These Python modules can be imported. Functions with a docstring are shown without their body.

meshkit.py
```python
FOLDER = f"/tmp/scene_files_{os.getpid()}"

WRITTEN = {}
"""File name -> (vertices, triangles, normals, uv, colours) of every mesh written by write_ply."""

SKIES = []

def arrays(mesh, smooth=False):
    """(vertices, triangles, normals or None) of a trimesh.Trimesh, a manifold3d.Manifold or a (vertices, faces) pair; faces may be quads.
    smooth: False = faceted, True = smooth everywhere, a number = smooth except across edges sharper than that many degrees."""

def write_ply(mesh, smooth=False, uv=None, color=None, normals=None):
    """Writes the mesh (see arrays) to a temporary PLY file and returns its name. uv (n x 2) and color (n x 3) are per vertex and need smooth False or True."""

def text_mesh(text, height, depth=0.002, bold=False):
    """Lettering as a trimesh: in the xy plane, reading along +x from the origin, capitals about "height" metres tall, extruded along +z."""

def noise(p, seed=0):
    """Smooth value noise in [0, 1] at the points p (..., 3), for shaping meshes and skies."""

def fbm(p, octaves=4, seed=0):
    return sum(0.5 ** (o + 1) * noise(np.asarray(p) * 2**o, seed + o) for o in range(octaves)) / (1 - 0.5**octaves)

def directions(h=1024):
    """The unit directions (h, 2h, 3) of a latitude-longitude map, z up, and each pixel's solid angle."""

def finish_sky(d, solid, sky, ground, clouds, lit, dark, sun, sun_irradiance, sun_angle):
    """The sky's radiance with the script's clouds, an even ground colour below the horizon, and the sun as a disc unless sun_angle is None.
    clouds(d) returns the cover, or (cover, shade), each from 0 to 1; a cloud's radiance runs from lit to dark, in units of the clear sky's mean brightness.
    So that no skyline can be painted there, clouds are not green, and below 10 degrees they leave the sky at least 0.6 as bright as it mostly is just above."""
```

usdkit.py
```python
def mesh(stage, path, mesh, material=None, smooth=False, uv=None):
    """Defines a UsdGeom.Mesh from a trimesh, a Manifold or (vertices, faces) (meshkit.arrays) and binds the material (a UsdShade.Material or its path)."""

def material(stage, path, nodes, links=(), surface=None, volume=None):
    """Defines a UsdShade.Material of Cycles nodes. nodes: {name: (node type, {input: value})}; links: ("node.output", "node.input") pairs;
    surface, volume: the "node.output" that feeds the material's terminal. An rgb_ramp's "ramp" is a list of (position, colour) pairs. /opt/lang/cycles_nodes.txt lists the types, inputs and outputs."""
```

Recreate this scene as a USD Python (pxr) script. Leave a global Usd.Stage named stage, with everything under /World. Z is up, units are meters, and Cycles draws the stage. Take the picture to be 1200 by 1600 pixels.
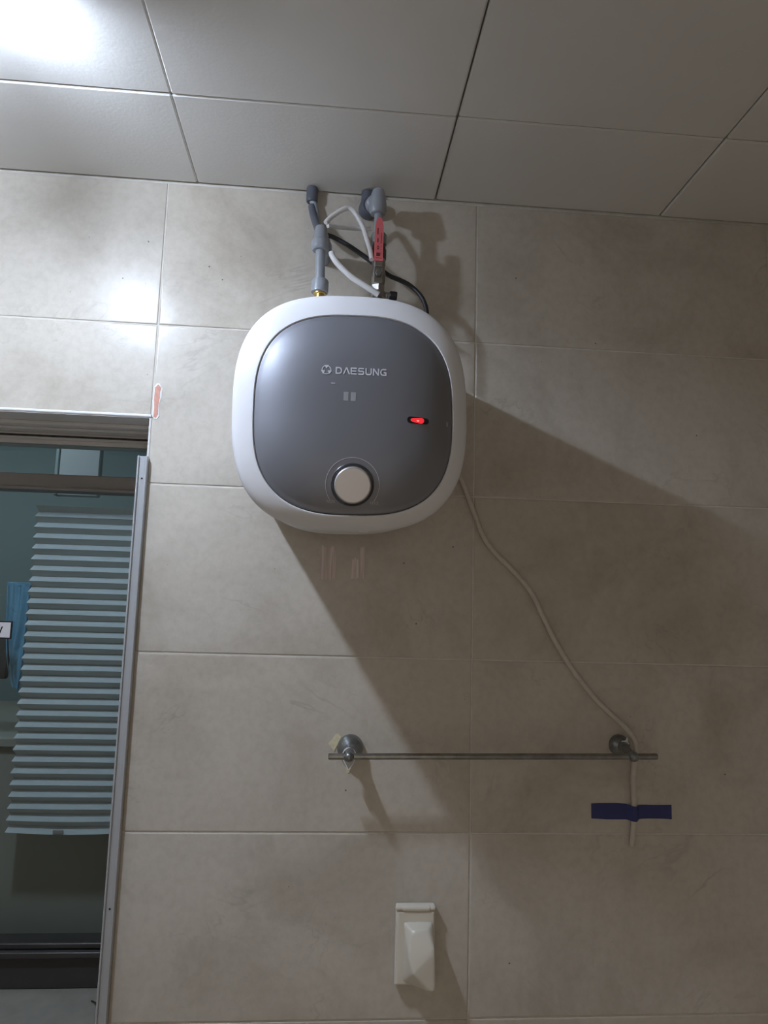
import math, random
import numpy as np, trimesh, manifold3d as m3
from shapely.geometry import Polygon, LineString, Point, box as sbox
from shapely.ops import unary_union
from shapely import affinity
from pxr import Usd, UsdGeom, UsdShade, UsdLux, Gf, Sdf
import usdkit, meshkit

stage = Usd.Stage.CreateInMemory()
UsdGeom.SetStageUpAxis(stage, 'Z')
UsdGeom.SetStageMetersPerUnit(stage, 1.0)
UsdGeom.Xform.Define(stage, '/World')
UsdGeom.Scope.Define(stage, '/World/Looks')
RNG = random.Random(7)
Z0 = 1.2                                   # height of the tile joint that the measurements start from

# ------------------------------------------------------------------ camera
cam = UsdGeom.Camera.Define(stage, '/World/camera')
M = np.array([[0.996307, -0.038391, -0.076806], [-0.081231, -0.131458, -0.987988], [0.027833, 0.990578, -0.134091]])
mat = np.eye(4); mat[:3, :3] = M.T; mat[3, :3] = (0.33045, -1.30696, 0.38719 + Z0)
cam.AddTransformOp().Set(Gf.Matrix4d(*mat.ravel().tolist()))
cam.CreateHorizontalApertureAttr(36.0); cam.CreateVerticalApertureAttr(48.0)
cam.CreateFocalLengthAttr(36.0 * 1119.05 / 1200)
cam.CreateClippingRangeAttr(Gf.Vec2f(0.02, 50))
cam.CreateExposureAttr(0.0)

# ------------------------------------------------------------------ light (the ceiling lamp itself is built below)
LAMP_STRENGTH = 800.0
LAMP_COLOR = (0.725, 0.835, 1.03)
WARM_STRENGTH = 0.50
WARM_COLOR = (1.0, 0.86, 0.70)
CORRIDOR_INTENSITY = 16.0

# ------------------------------------------------------------------ helpers
def mat_(name, nodes, links, surface):
    return usdkit.material(stage, '/World/Looks/' + name, nodes, links, surface=surface)

def plain(name, col, rough=0.5, metal=0.0, coat=0.0, bump=0.0, bscale=200.0, vary=0.0, vscale=6.0, **kw):
    """Principled material; a little noise in colour and relief."""
    pr = {"base_color": col, "roughness": rough, "metallic": metal}
    if coat: pr.update({"coat_weight": coat, "coat_roughness": 0.05})
    pr.update(kw)
    nodes = {"p": ("principled_bsdf", pr), "g": ("geometry", {})}
    links = []
    if vary:
        nodes["n"] = ("noise_texture", {"scale": vscale, "detail": 5.0, "roughness": 0.6})
        nodes["r"] = ("rgb_ramp", {"ramp": [(0.3, tuple(c * (1 - vary) for c in col)), (0.7, tuple(min(1, c * (1 + vary)) for c in col))]})
        links += [("g.position", "n.vector"), ("n.fac", "r.fac"), ("r.color", "p.base_color")]
    if bump:
        nodes["bn"] = ("noise_texture", {"scale": bscale, "detail": 3.0})
        nodes["b"] = ("bump", {"strength": bump, "distance": 0.001})
        links += [("g.position", "bn.vector"), ("bn.fac", "b.height"), ("b.normal", "p.normal")]
    return mat_(name, nodes, links, "p.BSDF")

USED = {}
def numbered(parent, name):
    k = (parent, name); n = USED.get(k, 0); USED[k] = n + 1
    return name if n == 0 else f"{name}_{n:03d}"

def path_of(parent):
    return '/World' if parent is None else str(parent.GetPath())

def obj(name, mesh, material, parent=None, smooth=35):
    pp = path_of(parent)
    m = usdkit.mesh(stage, f"{pp}/{numbered(pp, name)}", mesh, material, smooth=smooth)
    return m.GetPrim()

def thing(name, label=None, cat=None, group=None, kind=None, at=None):
    x = UsdGeom.Xform.Define(stage, '/World/' + numbered('/World', name))
    return tag(x.GetPrim(), label, cat, group, kind)

def tag(o, label=None, cat=None, group=None, kind=None):
    for k, v in (('label', label), ('category', cat), ('group', group), ('kind', kind)):
        if v: o.SetCustomDataByKey(k, v)
    return o

def V(x, d, z):
    """x along the wall, d out of the wall into the room, z above the reference joint."""
    return np.array([x, -d, z + Z0])

def cbox(x0, x1, d0, d1, z0, z1, c=0.0015):
    """Chamfered box between wall-space limits."""
    lo = V(x0, max(d0, d1), z0); hi = V(x1, min(d0, d1), z1)
    c = min(c, 0.3 * float((hi - lo).min()))
    pts = []
    for sx in (0, 1):
        for sy in (0, 1):
            for sz in (0, 1):
                q = np.array([(lo, hi)[s][i] for i, s in enumerate((sx, sy, sz))])
                s = np.array([1 if v == 0 else -1 for v in (sx, sy, sz)])
                for ax in range(3):
                    w = np.array([c, c, c]); w[ax] = 0
                    pts.append(q + s * w)
    return trimesh.convex.convex_hull(np.array(pts)) if c > 0 else trimesh.creation.box(bounds=[lo, hi])

def cat_(*ms):
    return trimesh.util.concatenate(list(ms))

def spline(pts, n=12):
    """Catmull-Rom through the points."""
    P = np.array(pts, float); Q = np.vstack([2 * P[0] - P[1], P, 2 * P[-1] - P[-2]]); out = []
    for i in range(1, len(Q) - 2):
        a, b, c, d = Q[i - 1:i + 3]
        for t in np.linspace(0, 1, n, endpoint=False):
            out.append(0.5 * (2 * b + (c - a) * t + (2 * a - 5 * b + 4 * c - d) * t * t + (3 * b - a - 3 * c + d) * t ** 3))
    out.append(P[-1])
    return np.array(out)

def tube(pts, r, sides=16, flat=None):
    """Swept tube with caps. r: radius or list; flat: (up vector, ratio) squashes the section."""
    P = np.array(pts, float); n = len(P); R = np.broadcast_to(r, (n,))
    T = np.gradient(P, axis=0); T /= np.linalg.norm(T, axis=1, keepdims=True) + 1e-12
    a = np.cross(T[0], [0, 1, 0.03]); a /= np.linalg.norm(a)
    vs, fs = [], []
    th = np.arange(sides) * 2 * np.pi / sides
    for i in range(n):
        a = a - T[i] * (a @ T[i]); a /= np.linalg.norm(a); b = np.cross(T[i], a)
        k = flat or 1.0
        vs.append(P[i] + R[i] * (np.cos(th)[:, None] * a + k * np.sin(th)[:, None] * b))
    v = np.vstack(vs + [P[:1], P[-1:]])
    for i in range(n - 1):
        for j in range(sides):
            k = (j + 1) % sides
            fs += [[i * sides + j, i * sides + k, (i + 1) * sides + k], [i * sides + j, (i + 1) * sides + k, (i + 1) * sides + j]]
    c0, c1 = n * sides, n * sides + 1
    for j in range(sides):
        k = (j + 1) % sides
        fs += [[c0, k, j], [c1, (n - 1) * sides + j, (n - 1) * sides + k]]
    m = trimesh.Trimesh(v, fs, process=False); m.fix_normals()
    return m

def lathe(profile, origin, axis, sides=40):
    """profile: (radius, distance along axis) pairs; closed where radius is 0."""
    axis = np.array(axis, float); axis /= np.linalg.norm(axis)
    pts = [np.array(origin) + axis * t for _, t in profile]
    a = np.cross(axis, [0, 0, 1.0]) if abs(axis[2]) < 0.9 else np.cross(axis, [1.0, 0, 0])
    a /= np.linalg.norm(a); b = np.cross(axis, a); th = np.arange(sides) * 2 * np.pi / sides
    ring = np.cos(th)[:, None] * a + np.sin(th)[:, None] * b
    v = np.vstack([p + max(r, 1e-5) * ring for p, (r, _) in zip(pts, profile)]); fs = []
    for i in range(len(profile) - 1):
        for j in range(sides):
            k = (j + 1) % sides
            fs += [[i * sides + j, i * sides + k, (i + 1) * sides + k], [i * sides + j, (i + 1) * sides + k, (i + 1) * sides + j]]
    n = len(profile)
    v = np.vstack([v, pts[0], pts[-1]])
    for j in range(sides):
        k = (j + 1) % sides
        fs += [[n * sides, k, j], [n * sides + 1, (n - 1) * sides + j, (n - 1) * sides + k]]
    m = trimesh.Trimesh(v, fs, process=False); m.fix_normals()
    return m

def hull(spheres, sub=2):
    """Convex hull of spheres [(point, radius)]."""
    s = trimesh.creation.icosphere(sub, 1.0)
    return trimesh.convex.convex_hull(np.vstack([s.vertices * r + p for p, r in spheres]))

def sheet(poly, depth, d=0.0, to=None):
    """Extrudes a polygon given in (x, z) wall coordinates out of the wall, from d to d + depth."""
    ms = []
    for g in getattr(poly, 'geoms', [poly]):
        if g.is_empty: continue
        m = trimesh.creation.extrude_polygon(g, depth, engine='earcut')
        v = m.vertices
        m.vertices = np.stack([v[:, 0], -(v[:, 2] + d), v[:, 1] + Z0], 1)
        m.fix_normals()
        ms.append(m)
    return cat_(*ms)

# ------------------------------------------------------------------ materials
def tile_material(name, col, seed):
    """Beige glazed stone-look tile: cloudy tone, faint veins, specks, a satin glaze with slight waviness."""
    d = tuple(c * k for c, k in zip(col, (0.82, 0.80, 0.77))); l = tuple(min(1, c * 1.08) for c in col)
    nodes = {
        "g": ("geometry", {}),
        "m": ("mapping", {"location": (seed * 3.1, seed * 1.7, seed * 2.3)}),
        "n1": ("noise_texture", {"scale": 5.0, "detail": 6.0, "roughness": 0.62, "distortion": 0.5}),
        "r1": ("rgb_ramp", {"ramp": [(0.30, d), (0.50, col), (0.70, l)]}),
        "n2": ("noise_texture", {"scale": 3.2, "detail": 5.0, "roughness": 0.55, "distortion": 1.6}),
        "r2": ("rgb_ramp", {"ramp": [(0.0, (0, 0, 0)), (0.488, (0, 0, 0)), (0.5, (1, 1, 1)), (0.512, (0, 0, 0)), (1.0, (0, 0, 0))]}),
        "n4": ("noise_texture", {"scale": 9.0, "detail": 2.0}),
        "r4": ("rgb_ramp", {"ramp": [(0.5, (0, 0, 0)), (0.72, (0.45, 0.45, 0.45))]}),
        "vm": ("mix", {"mix_type": "multiply", "fac": 1.0}),
        "mx": ("mix", {"mix_type": "mix", "color2": tuple(c * 0.62 for c in col)}),
        "n3": ("noise_texture", {"scale": 70.0, "detail": 3.0, "roughness": 0.6}),
        "r3": ("rgb_ramp", {"ramp": [(0.25, (0.90, 0.895, 0.88)), (0.6, (1.0, 1.0, 1.0))]}),
        "ms": ("mix", {"mix_type": "multiply", "fac": 1.0}),
        "sp": ("noise_texture", {"scale": 120.0, "detail": 0.0}),
        "rs": ("rgb_ramp", {"ramp": [(0.0, (0.35, 0.33, 0.3)), (0.105, (0.35, 0.33, 0.3)), (0.125, (1, 1, 1)), (1.0, (1, 1, 1))]}),
        "mp": ("mix", {"mix_type": "multiply", "fac": 1.0}),
        "bn": ("noise_texture", {"scale": 26.0, "detail": 3.0}),
        "b": ("bump", {"strength": 0.35, "distance": 0.0012}),
        "p": ("principled_bsdf", {"roughness": 0.29, "specular_ior_level": 0.3}),
    }
    links = [("g.position", "m.vector"), ("m.vector", "n1.vector"), ("m.vector", "n2.vector"), ("m.vector", "n3.vector"), ("m.vector", "n4.vector"), ("m.vector", "sp.vector"), ("m.vector", "bn.vector"),
             ("n1.fac", "r1.fac"), ("n2.fac", "r2.fac"), ("n4.fac", "r4.fac"), ("r2.color", "vm.color1"), ("r4.color", "vm.color2"), ("vm.color", "mx.fac"), ("r1.color", "mx.color1"),
             ("n3.fac", "r3.fac"), ("mx.color", "ms.color1"), ("r3.color", "ms.color2"), ("sp.fac", "rs.fac"), ("ms.color", "mp.color1"), ("rs.color", "mp.color2"),
             ("mp.color", "p.base_color"), ("bn.fac", "b.height"), ("b.normal", "p.normal")]
    return mat_(name, nodes, links, "p.BSDF")

TILE = [tile_material('tile_a', (0.57, 0.528, 0.46), 0), tile_material('tile_b', (0.56, 0.514, 0.442), 1), tile_material('tile_c', (0.58, 0.538, 0.47), 2)]
GROUT = plain('grout', (0.64, 0.61, 0.55), 0.85, vary=0.12, vscale=30)
PANEL = plain('ceiling_panel', (0.72, 0.71, 0.68), 0.58, bump=0.25, bscale=160, vary=0.035, vscale=3.0)
DARKGAP = plain('ceiling_void', (0.30, 0.29, 0.275), 0.9)
PAINT = plain('room_tile_far', (0.60, 0.53, 0.44), 0.5, vary=0.05, vscale=2.0)
FLOOR = plain('floor_tile', (0.52, 0.44, 0.35), 0.5, vary=0.1, vscale=5)
WHITE = plain('white_plastic', (0.76, 0.76, 0.78), 0.36, bump=0.08, bscale=500)
HPANEL = plain('grey_front', (0.215, 0.22, 0.245), 0.50, 0.5, coat=0.3)
PRINT = plain('silver_print', (0.62, 0.63, 0.68), 0.4)
FAINT = plain('faint_print', (0.46, 0.47, 0.49), 0.4)
GHOST = plain('faint_grey', (0.34, 0.345, 0.36), 0.4)
KNOB = plain('brushed_silver', (0.62, 0.61, 0.62), 0.36, 0.75)
KNOBWELL = plain('dark_well', (0.06, 0.06, 0.065), 0.3)
BLACK = plain('black_plastic', (0.012, 0.012, 0.014), 0.35)
PVC = plain('grey_pvc', (0.31, 0.335, 0.37), 0.33, vary=0.06, vscale=20)
PVCD = plain('dark_and_shaded_pvc', (0.11, 0.12, 0.15), 0.42, vary=0.06, vscale=20)  # also carries the shaded side of the ceiling pipe
UNION = plain('green_grey_union', (0.22, 0.26, 0.25), 0.45)
CHROME = plain('nickel_valve', (0.36, 0.34, 0.31), 0.34, 1.0, bump=0.2, bscale=90)
BRASS = plain('brass', (0.70, 0.52, 0.20), 0.3, 1.0)
RED = plain('red_handle', (0.70, 0.16, 0.17), 0.42, vary=0.06, vscale=60)
REDPRINT = plain('dark_red_print', (0.12, 0.022, 0.03), 0.5)
STEEL = plain('stained_steel', (0.33, 0.33, 0.31), 0.30, 1.0, vary=0.2, vscale=60)
STEELBASE = plain('grey_metal_cover', (0.25, 0.26, 0.26), 0.33, 0.85, vary=0.15, vscale=80)
CABLEW = plain('white_cable', (0.74, 0.74, 0.73), 0.42)
CABLEC = plain('cream_cable', (0.58, 0.53, 0.46), 0.5, vary=0.08, vscale=50)
CABLEB = plain('black_cable', (0.02, 0.02, 0.022), 0.45)
BLUETAPE = plain('blue_tape', (0.030, 0.040, 0.16), 0.38, bump=0.3, bscale=120)
CREAM = plain('cream_plastic', (0.72, 0.68, 0.59), 0.22)
CAULK_GLINT = plain('white_caulk_glint', (0.78, 0.79, 0.80), 0.45)  # also colours the painted glint round the rail neck
ALU = plain('grey_aluminium', (0.50, 0.52, 0.54), 0.38, 0.35)
BRONZE = plain('bronze_frame', (0.66, 0.64, 0.62), 0.45, 0.0, vary=0.08, vscale=9)
BRONZED = plain('dark_bronze_frame', (0.045, 0.042, 0.04), 0.45, 0.2)
RAILGREY = plain('grey_brown_rail', (0.27, 0.25, 0.235), 0.42, 0.2, vary=0.06, vscale=14)
SILL = plain('sill_stone', (0.19, 0.18, 0.155), 0.55, vary=0.12, vscale=25)
PINK = plain('bare_clay', (0.62, 0.32, 0.25), 0.85, vary=0.12, vscale=120)
CHIPW = plain('chip_edge', (0.80, 0.79, 0.76), 0.8)
YELLOW = plain('yellowed_tape', (0.74, 0.68, 0.46), 0.55, vary=0.15, vscale=80)
CORR = plain('corridor_wall', (0.40, 0.51, 0.54), 0.6, vary=0.04, vscale=2)
CORRPALE = plain('corridor_pale', (0.62, 0.66, 0.72), 0.5)
CORRDARK = plain('corridor_dark', (0.21, 0.20, 0.165), 0.7)
SIGNW = plain('sign_white', (0.62, 0.60, 0.62), 0.5)

GLASS = mat_('window_glass', {"t": ("transparent_bsdf", {"color": (0.90, 0.945, 0.955)}), "gl": ("glossy_bsdf", {"color": (1, 1, 1), "roughness": 0.03}), "w": ("layer_weight", {"blend": 0.5}),
                              "pw": ("math", {"math_type": "power", "value2": 4.0}), "ma": ("math", {"math_type": "multiply_add", "value2": 0.9, "value3": 0.035}), "m": ("mix_closure", {})},
             [("w.facing", "pw.value1"), ("pw.value", "ma.value1"), ("ma.value", "m.fac"), ("t.BSDF", "m.closure1"), ("gl.BSDF", "m.closure2")], "m.closure")
PAPER = mat_('pleated_paper', {"d": ("diffuse_bsdf", {"color": (0.53, 0.55, 0.54)}), "tr": ("translucent_bsdf", {"color": (0.4, 0.44, 0.44)}), "m": ("mix_closure", {"fac": 0.22})},
             [("d.BSDF", "m.closure1"), ("tr.BSDF", "m.closure2")], "m.closure")
BAG = mat_('blue_film', {"p": ("principled_bsdf", {"base_color": (0.16, 0.34, 0.46), "roughness": 0.18}), "t": ("transparent_bsdf", {"color": (0.6, 0.85, 0.95)}), "m": ("mix_closure", {"fac": 0.3}),
                         "g": ("geometry", {}), "n": ("noise_texture", {"scale": 38.0, "detail": 2.0, "distortion": 1.0}), "b": ("bump", {"strength": 0.8, "distance": 0.004})},
           [("p.BSDF", "m.closure1"), ("t.BSDF", "m.closure2"), ("g.position", "n.vector"), ("n.fac", "b.height"), ("b.normal", "p.normal")], "m.closure")
RESIDUE = mat_('tape_residue_film', {"d": ("diffuse_bsdf", {"color": (0.86, 0.75, 0.71)}), "t": ("transparent_bsdf", {}), "m": ("mix_closure", {}), "g": ("geometry", {}),
                                     "mp": ("mapping", {"scale": (1.0, 1.0, 0.04)}), "n": ("noise_texture", {"scale": 330.0, "detail": 4.0}), "r": ("rgb_ramp", {"ramp": [(0.40, (0.10, 0.10, 0.10)), (0.66, (0.80, 0.80, 0.80))]})},
               [("g.position", "mp.vector"), ("mp.vector", "n.vector"), ("n.fac", "r.fac"), ("r.color", "m.fac"), ("d.BSDF", "m.closure1"), ("t.BSDF", "m.closure2")], "m.closure")
LED = mat_('red_neon', {"e": ("emission", {"color": (1.0, 0.03, 0.045), "strength": 0.9}), "gl": ("glossy_bsdf", {"roughness": 0.1}), "f": ("fresnel", {"IOR": 1.45}), "m": ("mix_closure", {})},
           [("f.fac", "m.fac"), ("e.emission", "m.closure1"), ("gl.BSDF", "m.closure2")], "m.closure")
LEDHOT = mat_('red_neon_core', {"e": ("emission", {"color": (1.0, 0.22, 0.16), "strength": 1.6})}, [], "e.emission")
TUBE = mat_('lamp_diffuser', {"e": ("emission", {"color": LAMP_COLOR, "strength": LAMP_STRENGTH})}, [], "e.emission")
LAMPBODY = plain('lamp_body', (0.75, 0.75, 0.76), 0.4)

# ------------------------------------------------------------------ the room
CEIL = 1.188
XL, XR, YF = -0.95, 1.42, 1.9
WX0, WX1, WZ0, WZ1 = -0.90, 0.0, -0.325, 0.725           # window opening
wall = tag(thing('wall_back', 'beige stone-look tiled bathroom wall behind the water heater', kind='structure'), kind='structure')
RD = 0.17                                                # depth of the window recess
obj('grout_bed', cat_(cbox(WX1, XR, -0.0016, -0.235, -Z0, CEIL + .03, 0), cbox(XL, WX1, -0.0016, -0.235, WZ1, CEIL + .03, 0),
                      cbox(XL, WX1, -0.0016, -0.235, -Z0, WZ0, 0), cbox(XL, WX0, -0.0016, -0.235, WZ0, WZ1, 0)), GROUT, wall, smooth=False)
def tile(x0, x1, z0, z1):
    """Slightly pillowed tile with its corners a little off plane, as laid."""
    g = 0.0013; x0 += g; x1 -= g; z0 += g; z1 -= g; c = 0.0030
    t = [RNG.uniform(-.0005, .0005) for _ in range(4)]
    def ring(ins, y): return [(x0 + ins, y, z0 + ins), (x1 - ins, y, z0 + ins), (x1 - ins, y, z1 - ins), (x0 + ins, y, z1 - ins)]
    loops = [ring(0, 0.0075), ring(0, 0.0013), ring(c * .35, 0.00045), ring(c, 0.0)]
    v = []
    for k, L in enumerate(loops):
        for i, (x, y, z) in enumerate(L): v.append((x, y + (t[i] if k > 1 else 0), z + Z0))
    f = []
    for k in range(3):
        for i in range(4):
            j = (i + 1) % 4
            f += [[k * 4 + i, k * 4 + j, k * 4 + 4 + j], [k * 4 + i, k * 4 + 4 + j, k * 4 + 4 + i]]
    f += [[12, 13, 14], [12, 14, 15], [0, 2, 1], [0, 3, 2]]
    m = trimesh.Trimesh(v, f, process=False); m.fix_normals()
    return m
for r, (za, zb) in enumerate([(0.9, CEIL - .003), (0.6, 0.9), (0.3, 0.6), (0.0, 0.3), (-0.3, 0.0), (-0.6, -0.3), (-0.9, -0.6), (-1.2, -0.9)]):
    for c, (xa, xb) in enumerate([(XL, -0.6), (-0.6, 0.0), (0.0, 0.6), (0.6, 1.2), (1.2, XR)]):
        pieces = [(xa, xb, za, zb)]
        if xb <= WX1 + 1e-6 and za < WZ1 and zb > WZ0:
            pieces = []
            if zb > WZ1 + .02: pieces.append((xa, xb, WZ1, zb))
            if za < WZ0 - .02: pieces.append((xa, xb, za, WZ0))
            if xa < WX0 - .02 : pieces.append((xa, WX0, max(za, WZ0), min(zb, WZ1)))
        for q in pieces:
            obj('tile', tile(*q), TILE[(r * 2 + c * 5 + r * c) % 3], wall, smooth=20)
# chipped glaze beside the window corner
chip = Polygon([(0.0035, 0.779), (0.0085, 0.785), (0.0145, 0.779), (0.0125, 0.771), (0.013, 0.760), (0.0115, 0.748), (0.0118, 0.728), (0.0085, 0.722), (0.004, 0.724), (0.0045, 0.742), (0.003, 0.756)])
rim_ = Polygon([(x + .0012 * math.sin(i * 5.1), z + .0012 * math.cos(i * 3.7)) for i, (x, z) in enumerate(list(chip.buffer(0.0024, 3).exterior.coords)[:-1])])
obj('chip_edge', sheet(rim_, 0.0006, 0.0003), CHIPW, wall, smooth=False)
tag(obj('bare_patch', sheet(chip, 0.0005, 0.0007), PINK, wall, smooth=False), 'pink bare clay where the glaze is chipped away')

ceiling = tag(thing('ceiling', 'off-white ceiling of large square panels', kind='structure'), kind='structure')
obj('ceiling_void', cbox(XL, XR, 0, YF, CEIL + .009, CEIL + .06, 0), DARKGAP, ceiling, smooth=False)
xs = [XL, -0.8666, -0.4056, 0.0554, 0.5165, 0.9732, XR]; ys = [0.0, 0.242, 0.842, 1.442, YF]
for i in range(len(xs) - 1):
    for j in range(len(ys) - 1):
        dz = RNG.uniform(-.0008, .0008)
        g = 0.0010; gr = .0019 if abs(xs[i + 1] - .5165) < 1e-4 else (.0002 if abs(xs[i + 1] - .0554) < 1e-4 else g)
        obj('panel', cbox(xs[i] + (g if abs(xs[i] - .0554) > 1e-4 else .0002), xs[i + 1] - gr, ys[j] + (g if j else .0018), ys[j + 1] - g, CEIL + dz, CEIL + .0088, 0.0028), PANEL, ceiling, smooth=20)
for n, (b, m_) in {'wall_left': ((XL - .08, XL, -.3, YF, -Z0, CEIL + .06), PAINT), 'wall_right': ((XR, XR + .08, -.3, YF, -Z0, CEIL + .06), PAINT),
                   'wall_front': ((XL - .08, XR + .08, YF, YF + .08, -Z0, CEIL + .06), PAINT), 'floor': ((XL - .08, XR + .08, -.235, YF + .08, -Z0 - .06, -Z0), FLOOR)}.items():
    tag(obj(n, cbox(*b, 0), m_, None, smooth=False), kind='structure')

# ------------------------------------------------------------------ ceiling lamp, just outside the picture at the upper left
LX, LD0, LD1, LZ, LR = -0.174, 0.452, 0.56, 1.131, 0.013
lamp = thing('ceiling_lamp', 'white tube lamp on the ceiling with an added side flap that blocks its light', 'ceiling lamp')
obj('base', cbox(-0.186, -0.158, LD0 - .006, LD1 + .02, 1.176, CEIL - .0005, .002), LAMPBODY, lamp)
obj('tube', tube([V(LX, LD0, LZ), V(LX, LD0 + .002, LZ), V(LX, LD1 - .002, LZ), V(LX, LD1, LZ)], [LR * .9, LR * 1.15, LR * 1.15, LR * .9], 24, flat=.68), TUBE, lamp)
obj('end_clip', cbox(LX - .006, LX + .006, LD1 + .001, LD1 + .008, LZ - .008, 1.1755, .001), LAMPBODY, lamp)
obj('end_clip', cbox(LX - .006, LX + .006, LD0 - .006, LD0 - .001, LZ - .006, 1.1755, .001), LAMPBODY, lamp)
obj('added_light_flap', cbox(-0.1205, -0.1165, LD0 - .005, LD1 + .02, 1.1110, CEIL - .0005, .0005), LAMPBODY, lamp)  # added flap, shaped to shade the ceiling and upper right wall
WARM = mat_('warm_fill', {"e": ("emission", {"color": WARM_COLOR, "strength": WARM_STRENGTH})}, [], "e.emission")
warm = tag(thing('added_fill_door_1', 'added warm fill light behind the camera, shaped as a glowing door', kind='structure'), kind='structure')  # added unseen glowing surface for warm fill, built like a door
obj('fill_door_frame', cat_(cbox(-.16, -.10, YF - .0005, YF - .05, -Z0 + .001, .80, .003), cbox(.80, .86, YF - .0005, YF - .05, -Z0 + .001, .80, .003), cbox(-.10, .80, YF - .0005, YF - .05, .74, .80, .003)), LAMPBODY, warm)
obj('fill_pane', cbox(-.0995, .7995, YF - .012, YF - .030, -Z0 + .002, .7395, .002), WARM, warm)

# ------------------------------------------------------------------ window
win = tag(thing('window_1', 'bronze framed window recessed in the tiled wall', kind='structure'), kind='structure')
D = -RD
obj('reveal_lining', cat_(cbox(WX0, WX1, 0.0, D, WZ1 - .004, WZ1 + .0005, 0), cbox(WX0, WX1, -.055, -.062, WZ1 - .011, WZ1 - .004, .001), cbox(WX0, WX1, -.105, -.112, WZ1 - .009, WZ1 - .004, .001)), BRONZE, win, smooth=25)
obj('caulk_bead', tube([V(WX0, -.0005, WZ1), V(-.45, -.0005, WZ1 + .0006), V(WX1, -.0005, WZ1)], .0032, 10), CAULK_GLINT, win)
FR = (-RD, -RD - .045)
obj('frame_head', cat_(cbox(WX0, WX1, FR[0], FR[1], .701, WZ1 - .004, .001), cbox(WX0, WX1, FR[0] + .012, FR[0], .7085, WZ1 - .004, .001)), BRONZE, win)
obj('frame_head_groove', cbox(WX0, WX1, FR[0] + .0135, FR[0] + .012, .7125, .7165, .0005), BRONZED, win)
obj('transom_bar', cat_(cbox(WX0, WX1, FR[0], FR[1], .606, .639, .0015), cbox(WX0, WX1, FR[0] + .006, FR[0], .606, .611, .0005)), RAILGREY, win)
obj('meeting_stile', cbox(-.86, -.815, FR[0], FR[1], -.25, .606, .0015), BRONZED, win)
obj('bottom_rail', cat_(cbox(WX0, WX1, FR[0] + .006, FR[1], WZ0 + .0005, -.268, .0015), cbox(WX0, WX1, FR[0] + .016, FR[0] + .004, -.268, -.258, .001), cbox(WX0, WX1, FR[0], FR[1], -.258, -.249, .001)), BRONZED, win)
obj('jamb', cbox(WX1 - .03, WX1, FR[0], FR[1], -.25, .701, .001), BRONZED, win)
obj('jamb', cbox(WX0, WX0 + .03, FR[0], FR[1], -.25, .701, .001), BRONZED, win)
obj('side_lining', cbox(WX1 - .003, WX1 + .0005, 0.0, D, WZ0, WZ1 - .004, 0), BRONZE, win, smooth=False)
obj('upper_pane', cbox(WX0 + .03, WX1 - .03, -.176, -.181, .639, .701, 0), GLASS, win, smooth=False)
obj('lower_pane', cbox(WX0 + .03, WX1 - .03, -.176, -.181, -.249, .606, 0), GLASS, win, smooth=False)
obj('sill', cbox(WX0, WX1, .004, D - .006, WZ0 - .012, WZ0 + .0005, .002), SILL, win)
chan = thing('guide_channel', 'pale grey aluminium channel running down the right edge of the window', 'channel')
obj('web', cbox(-.0155, .0020, .0105, .0005, -1.1, .648, .0006), ALU, chan)
obj('flange', cbox(-.0155, -.0125, .0145, .0105, -1.1, .648, .0006), ALU, chan)
obj('flange', cbox(-.0015, .0020, .0145, .0105, -1.1, .648, .0006), ALU, chan)
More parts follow.
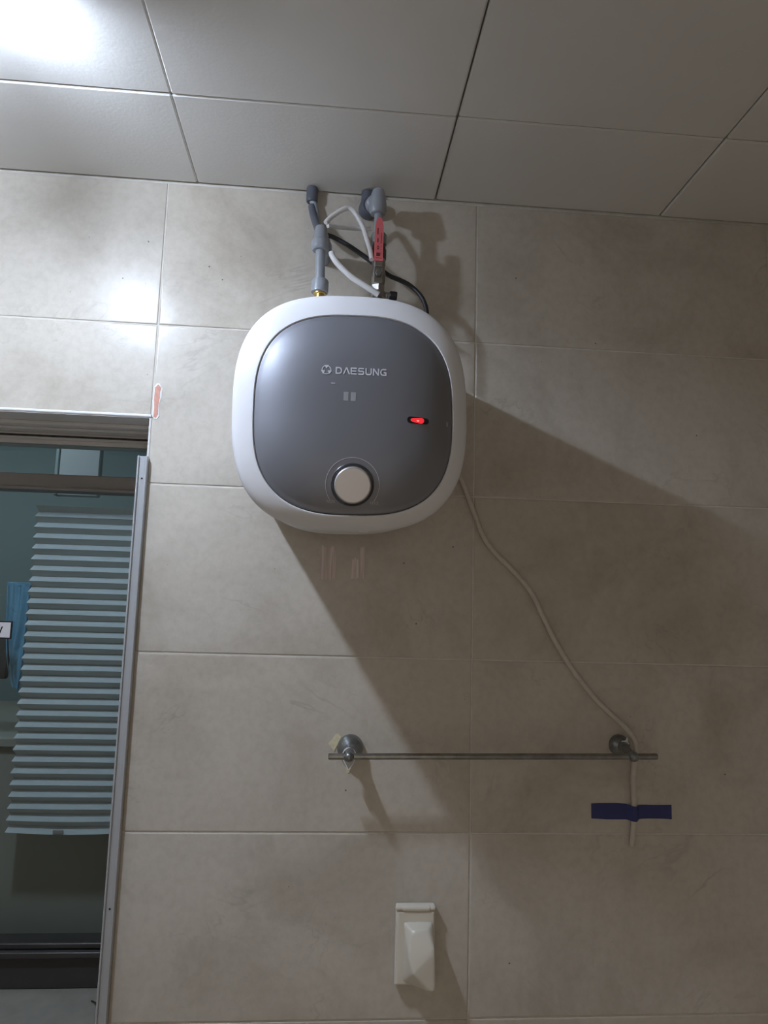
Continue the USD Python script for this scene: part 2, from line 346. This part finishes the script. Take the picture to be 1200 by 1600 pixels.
for z in (.607, -.118):
    obj('screw', lathe([(.0016, 0), (.0016, .0010), (.0, .0012)], V(-.006, .0104, z), (0, -1, 0), 14), BLACK, chan)
# pleated blind behind the glass
bl = thing('pleated_blind', 'pale grey-green pleated paper blind hanging behind the window glass', 'blind')
zt, zb, n = .5765, -.0580, 58
zz = np.linspace(zt, zb, n + 1)
v, f = [], []
for i, z in enumerate(zz):
    dep = .191 if i % 2 == 0 else .205
    sag = .004 * max(0, (i - n + 8) / 8) ** 2
    for j, x in enumerate(np.linspace(-.2625 - (0.0006 * i / n), -.034, 12)):
        u = j / 11.0
        v.append((x - (.0 if i % 2 else .0028), dep, z + Z0 - sag * math.sin(math.pi * u)))
for i in range(n):
    for j in range(11):
        a = i * 12 + j
        f += [[a, a + 1, a + 13], [a, a + 13, a + 12]]
front = trimesh.Trimesh(v, f, process=False)
bv = front.vertices + [0, .0006, 0]
k = len(v)
edge = [i * 12 for i in range(n + 1)] + [n * 12 + j for j in range(1, 12)] + [i * 12 + 11 for i in range(n - 1, -1, -1)] + [j for j in range(10, 0, -1)]
sf = []
for a, b in zip(edge, edge[1:] + edge[:1]): sf += [[a, b, b + k], [a, b + k, a + k]]
m = trimesh.Trimesh(np.vstack([front.vertices, bv]), np.vstack([front.faces, front.faces[:, ::-1] + k, sf]), process=False); m.fix_normals()
obj('pleats', m, PAPER, bl, smooth=False)
obj('bottom_tab', cbox(-.176, -.156, -.1890, -.1912, -.0600, -.0525, .0008), RAILGREY, bl)

# space behind the window
CX0, CX1, CD = -1.5, 0.25, -1.35
tag(obj('wall_corridor', cat_(cbox(CX0, CX1, CD, CD - .06, -Z0, 1.2, 0), cbox(CX0 - .06, CX0, -.235, CD, -Z0, 1.2, 0), cbox(CX1, CX1 + .06, -.235, CD, -Z0, 1.2, 0)), CORR, None, smooth=False), 'grey-green wall of the space seen through the window', kind='structure')
tag(obj('floor_corridor', cbox(CX0, CX1, -.236, CD, -Z0 - .06, -Z0, 0), CORRDARK, None, smooth=False), kind='structure')
tag(obj('ceiling_corridor', cbox(CX0, CX1, -.236, CD, 1.2, 1.26, 0), CORR, None, smooth=False), kind='structure')
L = UsdLux.DiskLight.Define(stage, '/World/corridor_light')
L.CreateRadiusAttr(.12); L.CreateIntensityAttr(CORRIDOR_INTENSITY); L.CreateColorAttr(Gf.Vec3f(0.8, 0.95, 1.0)); L.AddTranslateOp().Set(Gf.Vec3d(-.75, .52, 1.19 + Z0))

cab = thing('cabinet', 'dark low cabinet seen dimly through the glass below the blind', 'cabinet')
obj('body', cbox(-1.4, .2, -.275, -.8, -Z0, .085, .004), CORRDARK, cab)
obj('worktop', cbox(-1.42, .22, -.262, -.82, .085, .105, .003), CORRDARK, cab)

sg = thing('notice_sign', 'small white sign with a black border on the glass beside the blue bag', 'sign')
obj('board', cbox(-.3385, -.2803, -.1705, -.1735, .3085, .3430, .0004), BLACK, sg)
obj('face', cbox(-.3365, -.2827, -.1698, -.1708, .3110, .3405, .0002), SIGNW, sg)
t = meshkit.text_mesh('N', .0125, .0004, True); tv = t.vertices
t.vertices = np.stack([-.3130 + tv[:, 0] + .3 * tv[:, 1], -(-.1698 + tv[:, 2]), Z0 + .3195 + tv[:, 1]], 1)
obj('lettering', t, BLACK, sg, smooth=False)

bagm = []
nb = 14
for side in (0, 1):
    pass
v, f = [], []
W_, H_ = 17, 30
for s, off in ((1, 0.0), (-1, 0.0)):
    for i in range(H_):
        u = i / (H_ - 1)
        for j in range(W_):
            w = j / (W_ - 1)
            x0 = -.3245 + .017 * u + .016 * u ** 4; x1 = -.2790 - .002 * u - .004 * u ** 4
            th = .010 * math.sin(math.pi * w) * (0.25 + math.sin(math.pi * min(1, u * .9 + .1))) + (.003 * math.sin(9 * w + 7 * u) + .004 * math.sin(17 * w * (1.3 - u) + 23 * u * u)) * math.sin(math.pi * w)
            v.append((x0 + (x1 - x0) * w, .2275 + .014 - s * th * .7 - .001 * s, Z0 + .418 - .213 * u + .006 * math.sin(5 * w) * u))
for s in (0, 1):
    for i in range(H_ - 1):
        for j in range(W_ - 1):
            a = s * W_ * H_ + i * W_ + j
            q = [[a, a + 1, a + W_ + 1], [a, a + W_ + 1, a + W_]]
            f += q if s == 0 else [r_[::-1] for r_ in q]
bm = trimesh.Trimesh(v, f, process=False)
bag = thing('plastic_bag', 'crumpled blue plastic bag hanging behind the glass left of the blind', 'plastic bag')
obj('film', bm, BAG, bag, smooth=True)
obj('top_fold', cbox(-.3265, -.2775, -.238, -.245, .413, .421, .001), BAG, bag)
obj('edge_seam', tube(spline([V(-.3235, -.236, .415), V(-.3175, -.234, .33), V(-.309, -.234, .26), V(-.294, -.235, .208)]), .0014, 8), BAG, bag)
obj('edge_seam', tube(spline([V(-.2800, -.236, .415), V(-.2800, -.234, .33), V(-.2815, -.234, .26), V(-.286, -.235, .206)]), .0014, 8), BAG, bag)

pane = thing('added_pale_panel', 'added pale blue panel standing in for reflections in the upper window pane', 'panel')
obj('panel_board', cbox(-.49, -.37, -.9, -.93, .70, 1.12, .003), CORRPALE, pane)  # added board imitating the reflections in the upper pane
obj('panel_edge', cbox(-.50, -.49, -.895, -.935, .70, 1.12, .002), CORR, pane)

post = obj('dark_bar', cbox(-.366, -.3205, -.262, -.275, .222, .306, .003), BRONZED); tag(post, 'dark grey bar behind the glass directly below the small white sign', 'bar')
wire = obj('thin_wire', tube(spline([V(-.060, -.120, -.3235), V(-.045, -.10, -.318), V(-.030, -.06, -.300), V(-.026, -.028, -.288)]), .0011, 8), CABLEB)
tag(wire, 'thin black wire poking up from the window sill at the lower left', 'wire')

# ------------------------------------------------------------------ the water heater
HC = np.array([0.3578, 0.6835]); PO = np.array([0.0045, -0.0095])   # PO: offset of the grey front from the rim's centre
HA, HB, HN, ROLL = 0.1782, 0.1836, 2.82, 0.022
cr, sr = math.cos(ROLL), math.sin(ROLL)
def se_pts(scale, n=160, a=HA, b=HB):
    t = np.linspace(0, 2 * np.pi, n, endpoint=False); c, s = np.cos(t), np.sin(t)
    return np.stack([np.sign(c) * np.abs(c) ** (2 / HN) * a * scale, np.sign(s) * np.abs(s) ** (2 / HN) * b * scale], 1)
def to_wall(X, Zl): return HC[0] + cr * X - sr * Zl, HC[1] + sr * X + cr * Zl
def loft(rings, cap0=True, cap1=True, n=160):
    """rings: (scale, depth, lift, share of the panel's offset) of the heater's rounded-square section."""
    vs, fs = [], []
    for sc, d, lift, po in rings:
        q = se_pts(sc, n); x, z = to_wall(q[:, 0], q[:, 1])
        vs.append(np.stack([x + po * PO[0], np.full(n, -d), z + lift + po * PO[1] + Z0], 1))
    v = np.vstack(vs)
    for i in range(len(rings) - 1):
        for j in range(n):
            k = (j + 1) % n
            fs += [[i * n + j, i * n + k, (i + 1) * n + k], [i * n + j, (i + 1) * n + k, (i + 1) * n + j]]
    m = len(rings)
    c = [vs[0].mean(0), vs[-1].mean(0)]; v = np.vstack([v, c])
    for j in range(n):
        k = (j + 1) % n
        if cap0: fs.append([m * n, k, j])
        if cap1: fs.append([m * n + 1, (m - 1) * n + j, (m - 1) * n + k])
    mm = trimesh.Trimesh(v, fs, process=False); mm.fix_normals()
    return mm
def front_depth(r):
    return 0.2705 + 0.0205 * (1 - np.minimum(1, r / 0.80) ** 4)
def panel_y(x, z):
    """Depth of the grey front panel at wall position (x, z)."""
    dx, dz = x - HC[0] - PO[0], z - HC[1] - PO[1]
    X = cr * dx + sr * dz; Zl = -sr * dx + cr * dz
    r = ((np.abs(X) / HA) ** HN + (np.abs(Zl) / HB) ** HN) ** (1 / HN)
    return front_depth(r)

heater = thing('water_heater', 'white rounded-square wall water heater with dark grey front, knob and red lamp', 'water heater')
obj('body', loft([(.86, .013, .012, 0), (.93, .015, .012, 0), (.955, .022, .011, 0), (.965, .05, .009, 0), (.975, .12, .005, 0), (.985, .2, .001, 0), (.982, .2405, 0, 0)]), WHITE, heater)
obj('wall_bracket', cbox(.25, .46, .0005, .016, .70, .76, .002), STEELBASE, heater)
obj('rim', loft([(.975, .240, 0, 0), (.994, .2405, 0, 0), (1.0, .2435, 0, 0), (.998, .2480, 0, 0), (.99, .2520, 0, .03), (.975, .2560, 0, .1), (.945, .2605, 0, .3), (.90, .2650, 0, .65), (.855, .2685, 0, 1), (.838, .2692, 0, 1), (.832, .2684, 0, 1), (.829, .2670, 0, 1), (.829, .250, 0, 1)]), WHITE, heater)
rr = [.8285, .8283, .8235, .815, .80, .78, .75, .71, .66, .60, .52, .42, .30, .15, .02]
obj('front_panel', loft([(rr[0], .252, 0, 1), (rr[1], .2668, 0, 1), (rr[2], .2690, 0, 1), (rr[3], .2702, 0, 1)] + [(r, float(front_depth(r)), 0, 1) for r in rr[4:]]), HPANEL, heater)

def on_panel(mesh, thick):
    """Drapes a mesh made by sheet(poly, thick) at depth 0 over the front panel."""
    v = mesh.vertices.copy(); h = -v[:, 1]
    x, z = v[:, 0], v[:, 2] - Z0
    v[:, 1] = -(panel_y(x, z) + h - thick * .35)
    mesh.vertices = v
    return mesh

def decal(name, poly, mat, thick=.0006, label=None, parent=None):
    o = obj(name, on_panel(sheet(poly, thick), thick), mat, parent or heater, smooth=False)
    return tag(o, label) if label else o

# lettering: strokes of even width, as on the front
def stroke(lines, w=.19, join='mitre'):
    return unary_union([LineString(l).buffer(w / 2, cap_style='flat', join_style=join) for l in lines])
GL = {
    'D': stroke([[(.10, .905), (.55, .905), (.80, .82), (.905, .6), (.905, .4), (.80, .18), (.55, .095), (.10, .095)], [(.10, 1), (.10, 0)]], join='round'),
    'A': stroke([[(.06, -.01), (.48, .93), (.52, .93), (.94, -.01)]]).intersection(sbox(-.2, 0, 1.2, 1)),
    'E': stroke([[(.95, .905), (.10, .905), (.10, .095), (.95, .095)], [(.10, .5), (.9, .5)]]),
    'S': stroke([[(.93, .905), (.25, .905), (.12, .84), (.12, .57), (.25, .5), (.75, .5), (.88, .43), (.88, .16), (.75, .095), (.05, .095)]], join='round'),
    'U': stroke([[(.10, 1), (.10, .3), (.22, .12), (.4, .095), (.6, .095), (.78, .12), (.90, .3), (.90, 1)]], join='round'),
    'N': stroke([[(.10, 0), (.10, .98), (.90, .02), (.90, 1)]]).intersection(sbox(-.1, 0, 1.1, 1)),
    'G': stroke([[(.95, .905), (.4, .905), (.18, .8), (.1, .6), (.1, .4), (.18, .2), (.4, .095), (.90, .095), (.90, .46), (.55, .46)]], join='round'),
}
def place(poly, x, z, w, h, rot=ROLL - .012):
    g = affinity.scale(poly, w, h, origin=(0, 0)); g = affinity.translate(g, x, z)
    return affinity.rotate(g, rot, origin=(.331, .7275), use_radians=True)
gl, x = [], .3325
for ch in 'DAESUNG':
    gl.append(place(GL[ch], x, .7265, .0094 if ch != 'A' else .0102, .0108)); x += .01095
decal('lettering', unary_union(gl), PRINT, label='silver maker lettering reading DAESUNG')
cx, cz, R_ = .3190, .7322, .0070
lg = Point(cx, cz).buffer(R_, 24).difference(Point(cx, cz).buffer(R_ - .0012, 24))
for k in range(3):
    a = math.pi / 2 + k * 2 * math.pi / 3
    def P_(r, t): return (cx + r * math.cos(a + t), cz + r * math.sin(a + t))
    tri = Polygon([P_(R_ + .0012, -.40), P_(R_ + .0003, -.1), P_(R_ + .0003, .1), P_(R_ + .0012, .40), P_(R_ * .66, .34), P_(R_ * .30, 0), P_(R_ * .66, -.34)])
    lg = unary_union([lg, tri])
decal('emblem', lg, PRINT, label='silver ring emblem with three arrowheads')
decal('white_dash', sbox(.3265, .7115, .3325, .7130), PRINT, label='small white dash')
decal('faint_block', sbox(.3455, .6868, .3525, .7000), GHOST, .0004)  # two faint pale rectangles on the front panel
decal('faint_block', sbox(.3560, .6868, .3635, .7000), GHOST, .0004)
# knob
KC = (.3630, .5640)
kd = float(panel_y(np.array(KC[0]), np.array(KC[1])))
e_ = 1e-3
KN = (-float(panel_y(np.array(KC[0] + e_), np.array(KC[1])) - panel_y(np.array(KC[0] - e_), np.array(KC[1]))) / (2 * e_), -1.0, -float(panel_y(np.array(KC[0]), np.array(KC[1] + e_)) - panel_y(np.array(KC[0]), np.array(KC[1] - e_))) / (2 * e_))
arc = LineString([(KC[0] + .0390 * math.cos(a), KC[1] + .0390 * math.sin(a)) for a in np.linspace(math.radians(-35), math.radians(215), 70)]).buffer(.00032, cap_style='flat')
decal('dial_arc', arc, PRINT, .0004)
for txt, tx in (('MIN', .3265), ('MAX', .3895)):
    t = meshkit.text_mesh(txt, .0042, .0004); tv = t.vertices
    t.vertices = np.stack([tx + tv[:, 0], -tv[:, 2], Z0 + .5375 + tv[:, 1]], 1)
    obj('dial_text', on_panel(t, .0004), FAINT, heater, smooth=False)
obj('knob_well', lathe([(.0315, -.004), (.0315, .0006), (.0308, .0013), (.0295, .0010), (.0285, .0002), (.0, .0002)], (KC[0], -kd + .0003, KC[1] + Z0), KN, 64), KNOBWELL, heater)
kn = obj('knob', lathe([(.0265, .0003), (.0265, .0125), (.0262, .0140), (.0252, .0150), (.0240, .0153), (0, .0153)], (KC[0], -kd, KC[1] + Z0), KN, 72), KNOB, heater)
# red lamp in its black slot
lx0, lx1, lz = .4405, .4725, .6635
decal('lamp_slot', Point(lx0 + .0045, lz).buffer(.0050, 12).union(Point(lx1 - .0045, lz - .0004).buffer(.0046, 12)).convex_hull, BLACK, .0008)
ld = float(panel_y(np.array(.4535), np.array(lz)))
lens = hull([(V(lx0 + .0065, ld - .0012, lz), .0035), (V(lx0 + .020, ld - .0012, lz - .0003), .0044), (V(lx0 + .0205, ld - .0012, lz - .0003), .0044)])
lens = trimesh.intersections.slice_mesh_plane(lens, [-1, 0, 0], [lx0 + .0232, 0, 0], cap=True, engine='earcut') if False else lens
lo = obj('red_lamp', lens, LED, heater)
obj('lamp_core', hull([(V(lx0 + .0142, ld + .0030, lz - .0014), .0010), (V(lx0 + .0160, ld + .0030, lz - .0016), .0011)]), LEDHOT, heater)
decal('side_notch', sbox(.5005, .660, 0.5035, .667), GHOST, .0008)
# torn film under the lower edge
film = Polygon([(.265, .5110), (.285, .5085), (.31, .5045), (.335, .502), (.36, .5000), (.39, .4993), (.39, .5012), (.376, .5005), (.374, .4965), (.370, .5010), (.352, .5012), (.349, .497), (.345, .5018), (.31, .5075), (.285, .511), (.268, .5135)])
obj('film_scrap', sheet(film.buffer(0), .0004, .244), CAULK_GLINT, heater, smooth=False)

# ------------------------------------------------------------------ pipes on top of the heater
def vlathe(prof, x, d, z, sides=32): return lathe(prof, V(x, d, z), (0, 0, 1), sides)
out = thing('outlet_pipe', 'grey plastic water pipe with an elbow joining the heater top left of the red-handled valve', 'pipe')
PD = .09
obj('brass_nipple', vlathe([(.0085, 0), (.0085, .0725), (.0115, .0735), (.0115, .081), (.0085, .082)], .2995, PD, .8645), BRASS, out)
obj('socket', vlathe([(.0120, 0), (.0150, .0010), (.0152, .004), (.0152, .021), (.0138, .0240), (.0095, .0246)], .2993, PD, .9405), PVC, out)
obj('pipe', tube([V(.2990, PD, .955), V(.2983, PD, .98), V(.2975, PD, 1.028)], .0088, 28), PVC, out)
elb = cat_(vlathe([(.0095, 0), (.0135, .0006), (.0158, .003), (.0163, .006), (.0163, .0165), (.0150, .0195), (.0122, .0215), (.0114, .040), (.0095, .046), (.004, .049), (0, .0495)], .2970, PD, 1.0195),
           tube([V(.2975, PD, 1.048), V(.3005, .060, 1.048), V(.3025, .040, 1.047)], .0135, 24),
           lathe([(.0135, 0), (.0158, .002), (.0158, .016), (.0135, .018)], V(.3015, .060, 1.046), (.0045, 1, -.02), 28))
obj('elbow', elb, PVC, out)
obj('wall_pipe', tube([V(.302, .045, 1.047), V(.303, .0015, 1.047)], .0105, 24), PVC, out)
rise = thing('ceiling_pipe', 'grey pipe with its shaded side painted as a darker tube, bending down from the corner of wall and ceiling', 'pipe')
obj('pipe', tube(spline([V(.2755, .0135, 1.150), V(.2805, .020, 1.125), V(.2900, .044, 1.088), V(.2945, .066, 1.072)]), .0072, 20), PVCD, rise)  # shaded side of the pipe, painted as its own dark tube
obj('pipe', tube(spline([V(.2765, .0125, 1.16), V(.283, .013, 1.14), V(.289, .014, 1.10), V(.293, .016, 1.055)]), .0065, 20), PVC, rise)  # lit side of the same pipe, in the paler grey
obj('bend', cat_(lathe([(.0100, 0), (.0112, .003), (.0112, .026), (.0098, .029)], V(.2752, .0135, 1.158), (0, 0, 1), 24)), PVCD, rise)

inl = thing('inlet_pipe', 'pipe with red-handled ball valve, grey elbows and black relief knob above the heater', 'valve pipe')
VD = .072
obj('nipple', vlathe([(.0085, 0), (.0085, .076), (.0130, .077), (.0130, .088), (.0085, .089)], .4045, VD, .869, 6 * 4), CHROME, inl)
obj('hex_nut', vlathe([(.0105, 0), (.0128, .0015), (.0128, .0125), (.0105, .014)], .4040, VD, .956, 6), CHROME, inl)
obj('valve_body', cat_(vlathe([(.0095, 0), (.0115, .003), (.0128, .012), (.0132, .020), (.0128, .028), (.0112, .036), (.0125, .040), (.0125, .052), (.0100, .054)], .4038, VD, .968), lathe([(.0095, 0), (.0095, .018), (.0080, .0195), (0, .0195)], V(.4030, VD, .986), (0, -1, 0), 24)), CHROME, inl)
obj('valve_end', vlathe([(.0110, 0), (.0138, .002), (.0138, .022), (.0120, .025), (.0120, .034)], .4035, VD, 1.018, 8), BLACK, inl)
obj('stem_nut', lathe([(.0062, 0), (.0062, .005), (.0050, .006), (0, .006)], V(.4025, VD + .026, .9805), (0, -1, 0), 6), STEELBASE, inl)
# handle: bent strip in a red sleeve
strip = cat_(cbox(.3945, .4105, VD + .0215, VD + .0240, .9650, 1.004, .001), cbox(.3950, .4100, VD + .0240, VD + .0275, .994, 1.006, .001))
obj('handle_strip', strip, CHROME, inl)
hs = Polygon([(.3938, 1.0035), (.4098, 1.0035), (.4093, 1.070), (.4068, 1.083), (.4050, 1.0865), (.3985, 1.0865), (.3966, 1.083), (.3940, 1.068)]).buffer(-.001).buffer(.001, 4)
handle = obj('handle', sheet(hs, .007, VD + .022), RED, inl)
ring = Point(0, 0).buffer(1, 16); ring = affinity.translate(affinity.scale(ring, .0021, .0036, origin=(0, 0)).difference(affinity.scale(ring, .0011, .0022, origin=(0, 0))), .4000, 1.0280)
bars = [sbox(.3966, 1.0082, .4082, 1.0088), sbox(.3975, 1.012, .4040, 1.0185), sbox(.3984, 1.053, .4002, 1.0655), sbox(.3986, 1.038, .4006, 1.046), sbox(.4046, 1.036, .4050, 1.0565), sbox(.4060, 1.036, .4066, 1.0565), sbox(.4050, 1.0235, .4056, 1.0255), sbox(.4050, 1.0150, .4056, 1.0190), sbox(.4050, 1.0290, .4057, 1.0320)]
obj('handle_print', sheet(unary_union([ring] + bars), .0003, VD + .0289), REDPRINT, inl, smooth=False)
obj('union', vlathe([(.0110, 0), (.0140, .002), (.0142, .020), (.0120, .023), (.0095, .0235)], .4030, VD, 1.047), UNION, inl)
obj('riser', tube([V(.4025, VD, 1.065), V(.4005, VD, 1.118)], .0078, 24), PVC, inl)
obj('front_elbow', cat_(vlathe([(.0095, 0), (.0135, .001), (.0158, .006), (.0160, .020), (.0140, .028), (.0132, .040), (.0105, .0475), (.005, .0505), (0, .051)], .3995, VD, 1.1075),
                        tube([V(.3990, VD, 1.136), V(.3935, .050, 1.142), V(.3905, .042, 1.145)], .0135, 24), lathe([(.0140, 0), (.0160, .002), (.0160, .018), (.0140, .020)], V(.3962, .060, 1.139), (-.24, 1, .24), 28)), PVC, inl)
obj('rear_elbow', cat_(lathe([(.0150, 0), (.0188, .003), (.0190, .016), (.0165, .020), (.0140, .030)], V(.3835, .0010, 1.1545), (.12, -1, -.12), 32), tube([V(.3835, .012, 1.157), V(.3832, .012, 1.1855)], .0135, 24)), PVCD, inl)
rk = obj('relief_neck', lathe([(.0045, 0), (.0045, .010), (.0062, .011), (.0062, .013), (.0050, .014), (.0062, .015), (.0062, .017), (.0050, .018), (.0062, .019), (.0060, .024)], V(.4080, VD, .9530), (1, 0, -.05), 24), CHROME, inl)
kb = [(.0072, 0), (.0078, .001), (.0080, .0115), (.0070, .0135), (0, .0138)]
obj('relief_knob', lathe(kb, V(.4255, VD, .9525), (1, 0, -.05), 12), BLACK, inl, smooth=20)

# ------------------------------------------------------------------ cables
wc = thing('white_cable', 'white cable looped between the grey pipe and the red-handled valve', 'cable')
obj('loop', tube(spline([V(.4030, .108, .936), V(.3840, .112, .946), V(.3555, .114, .962), V(.3315, .113, .984), V(.3200, .112, 1.000), V(.3175, .111, 1.008)]), .0052, 16), CABLEW, wc)
obj('loop', tube(spline([V(.3045, .082, 1.079), V(.3120, .080, 1.090), V(.3235, .078, 1.1015), V(.3370, .076, 1.1120), V(.3455, .074, 1.1155), V(.3545, .073, 1.1110), V(.3635, .073, 1.0980), V(.3725, .075, 1.0800), V(.3800, .080, 1.0560), V(.3870, .084, 1.0310), V(.3900, .090, 1.0100)]), .0045, 16), CABLEW, wc)
obj('loop', tube(spline([V(.3085, .070, 1.0805), V(.330, .050, 1.0905), V(.360, .030, 1.1010), V(.3895, .028, 1.1035)]), .0040, 12), CABLEW, wc)
bc = obj('black_cable', tube(spline([V(.3065, .032, 1.083), V(.3200, .036, 1.0770), V(.3490, .040, 1.0600), V(.3860, .042, 1.0345), V(.4230, .044, 1.0060), V(.4450, .046, .9960), V(.4620, .050, .9860), V(.4780, .056, .9700), V(.4890, .062, .9510), V(.4945, .068, .9250), V(.494, .072, .880), V(.488, .075, .845)]), .0043, 16), CABLEB)
tag(bc, 'black power cable arching from behind the pipes down to the heater', 'cable')
pc = obj('power_cable', tube(spline([V(.548, .030, .680), V(.562, .012, .652), V(.577, .006, .625), V(.597, .0056, .575), V(.618, .0056, .524), V(.640, .0056, .495), V(.675, .0056, .462), V(.707, .0056, .426), V(.728, .0056, .385), V(.748, .0058, .345), V(.772, .0056, .305), V(.795, .0056, .274), V(.828, .0056, .234), V(.8600, .0070, .205), V(.8790, .014, .187), V(.8890, .028, .169), V(.8885, .036, .150), V(.8870, .031, .128), V(.8890, .020, .106), V(.8930, .011, .085), V(.8955, .0062, .055), V(.8955, .0058, .030), V(.8930, .0052, .005), V(.8910, .005, -.018)]), .0046, 14), CABLEC)
tag(pc, 'cream cable running down the wall from the heater past the towel rail to blue tape', 'cable')
tp_x = np.linspace(.819, .968, 40)
def tape_z(x): 
    u = (x - .819) / .149
    return .0395 - .001 * u + .002 * math.exp(-((x - .8965) / .01) ** 2) * -1, .0128 + .0012 * math.sin(6 * u)
v, f = [], []
for x in tp_x:
    zc, h = tape_z(x); g = .0006 + .0108 * math.exp(-((x - .8955) / .0080) ** 4)
    v += [(x, -g, zc + h + Z0), (x + (.002 * math.sin(x * 90) if x > .966 else 0), -g, zc - h + Z0), (x, -g + .0003, zc + h + Z0), (x, -g + .0003, zc - h + Z0)]
for i in range(len(tp_x) - 1):
    a = 4 * i; b = a + 4
    f += [[a, a + 1, b + 1], [a, b + 1, b], [a + 2, b + 3, a + 3], [a + 2, b + 2, b + 3], [a, b, b + 2], [a, b + 2, a + 2], [a + 1, a + 3, b + 3], [a + 1, b + 3, b + 1]]
e_ = 4 * (len(tp_x) - 1)
f += [[0, 2, 3], [0, 3, 1], [e_, e_ + 1, e_ + 3], [e_, e_ + 3, e_ + 2]]
m = trimesh.Trimesh(v, f, process=False); m.fix_normals()
tag(obj('blue_tape', m, BLUETAPE, None, smooth=40), 'dark blue tape strip holding the cable to the wall below the towel rail', 'tape')

# ------------------------------------------------------------------ towel rail
rail = thing('towel_rail', 'grey metal towel rail on two round mounts below the water heater', 'towel rail')
RDp = .060
obj('bar', lathe([(.0040, 0), (.0052, .001), (.0052, .5692), (.0040, .5702)], V(.3454, RDp, .1397), (1, 0, .0117), 24), STEEL, rail)
for k, (bx, bz, rx, rz, rad) in enumerate(((.3840, .1435, .3798, .1402, .0230), (.8710, .1545, .8720, .1460, .0185))):
    mt = obj('mount', lathe([(rad, 0), (rad * 1.0, .004), (rad * .95, .010), (rad * .80, .016), (rad * .55, .021), (.0095, .026), (.0085, .030)], V(bx, .0004, bz), (0, -1, 0), 40), STEELBASE, rail)
    obj('arm', tube([V(bx, .022, bz), V((bx + rx) / 2, .040, (bz + rz) / 2), V(rx, RDp, rz)], [.0090, .0080, .0078], 24), STEELBASE, rail)
    obj('finial', hull([(V(rx, RDp + .001, rz), .0090), (V(rx, RDp + .004, rz), .0086)], 3), STEELBASE, rail)
# drop plate, with a pale ring painted for light catching its outline
tear = Polygon([(.3812 + .0115 * math.sin(t) * (1 if math.cos(t) > -.2 else (1 + .72 * (math.cos(t) + .2))), .1370 + (.0130 * math.cos(t) if math.cos(t) > 0 else .0230 * math.cos(t))) for t in np.linspace(0, 2 * math.pi, 48, endpoint=False)]).buffer(0)
obj('drop_plate', sheet(tear.buffer(-.0008), .003, .0345), STEELBASE, rail)
obj('outline_glint', sheet(tear.buffer(.0004).difference(tear.buffer(-.0012)), .0046, .0338), CAULK_GLINT, rail)
patch = Polygon([(.868, .166), (.8745, .1665), (.8775, .172), (.8795, .164), (.8815, .1605), (.877, .157), (.870, .159), (.8665, .1615)])
obj('paint_flake', sheet(patch, .0006, .0235), CAULK_GLINT, rail, smooth=False)

yt = Polygon([(.345, .150), (.352, .158), (.3565, .1655), (.3615, .1675), (.3670, .1620), (.3660, .155), (.3600, .146), (.3560, .137), (.3510, .143)])
o = obj('tape_scrap', sheet(yt, .0006, .0004), YELLOW, None, smooth=False); tag(o, 'yellowed tape scrap on the wall at upper left of the left rail mount', 'tape')
y2 = Polygon([(.3765, .111), (.3815, .1085), (.3865, .1085), (.3835, .101), (.3800, .1005)])
o = obj('tape_scrap', sheet(y2, .0005, .0004), YELLOW, None, smooth=False); tag(o, 'tiny tape scrap on the wall directly below the left rail mount', 'tape')
def residue(x0, x1, z0, z1, seed):
    r = random.Random(seed); n = 14
    top = [(x0 + (x1 - x0) * i / n, z1 + r.uniform(-.004, .002)) for i in range(n + 1)]
    bot = [(x1 - (x1 - x0) * i / n, z0 + r.uniform(-.002, .003)) for i in range(n + 1)]
    return Polygon(top + bot)
o = obj('tape_residue', sheet(residue(.3185, .3465, .4375, .4985, 1), .0003, .0004), RESIDUE, None, smooth=False); tag(o, 'pale streaky tape residue on the tiles under the heater, left patch', 'residue')
o = obj('tape_residue', sheet(unary_union([residue(.3885, .3995, .4390, .5005, 3), residue(.3755, .3885, .4390, .478, 4)]), .0003, .0004), RESIDUE, None, smooth=False); tag(o, 'pale streaky tape residue on the tiles under the heater, right patch', 'residue')

# ------------------------------------------------------------------ covered wall socket
so = thing('wall_socket', 'cream wall socket with a bulging hinged splash cover under the towel rail', 'wall socket')
obj('back_plate', hull([(V(x, d, z), .004) for x in (.4745, .5350) for z in (-.1165, -.2370) for d in (.0045, .010)], 2), CREAM, so)
obj('hinge', cat_(hull([(V(x, .0150, -.1165), .0042) for x in (.4735, .4815)], 2), hull([(V(x, .0158, -.1168), .0048) for x in (.4845, .5260)], 2), hull([(V(x, .0150, -.1165), .0042) for x in (.5290, .5350)], 2)), CREAM, so)
base = [(V(x, .0145, z), .0035) for x in (.4765, .5335) for z in (-.1245, -.2345)]
obj('cover', hull(base, 2), CREAM, so)
bp = [V(x, .0150, z) for x in (.4830, .5335) for z in (-.1370, -.2330)] + [V(.4960, .0400, -.1440), V(.5240, .0390, -.1420), V(.4900, .0500, -.1780), V(.4960, .0560, -.2020), V(.5330, .0530, -.1700), V(.5350, .0530, -.2330), V(.5240, .0520, -.2330)]
hb = trimesh.convex.convex_hull(np.array(bp))
hb = m3.Manifold(m3.Mesh(np.asarray(hb.vertices, np.float32), np.asarray(hb.faces, np.uint32))).refine_to_length(.0022).to_mesh()
bulge = trimesh.Trimesh(hb.vert_properties[:, :3], hb.tri_verts, process=True)
trimesh.smoothing.filter_taubin(bulge, lamb=.5, nu=.2, iterations=34)
obj('cover_bulge', bulge, CREAM, so, smooth=True)
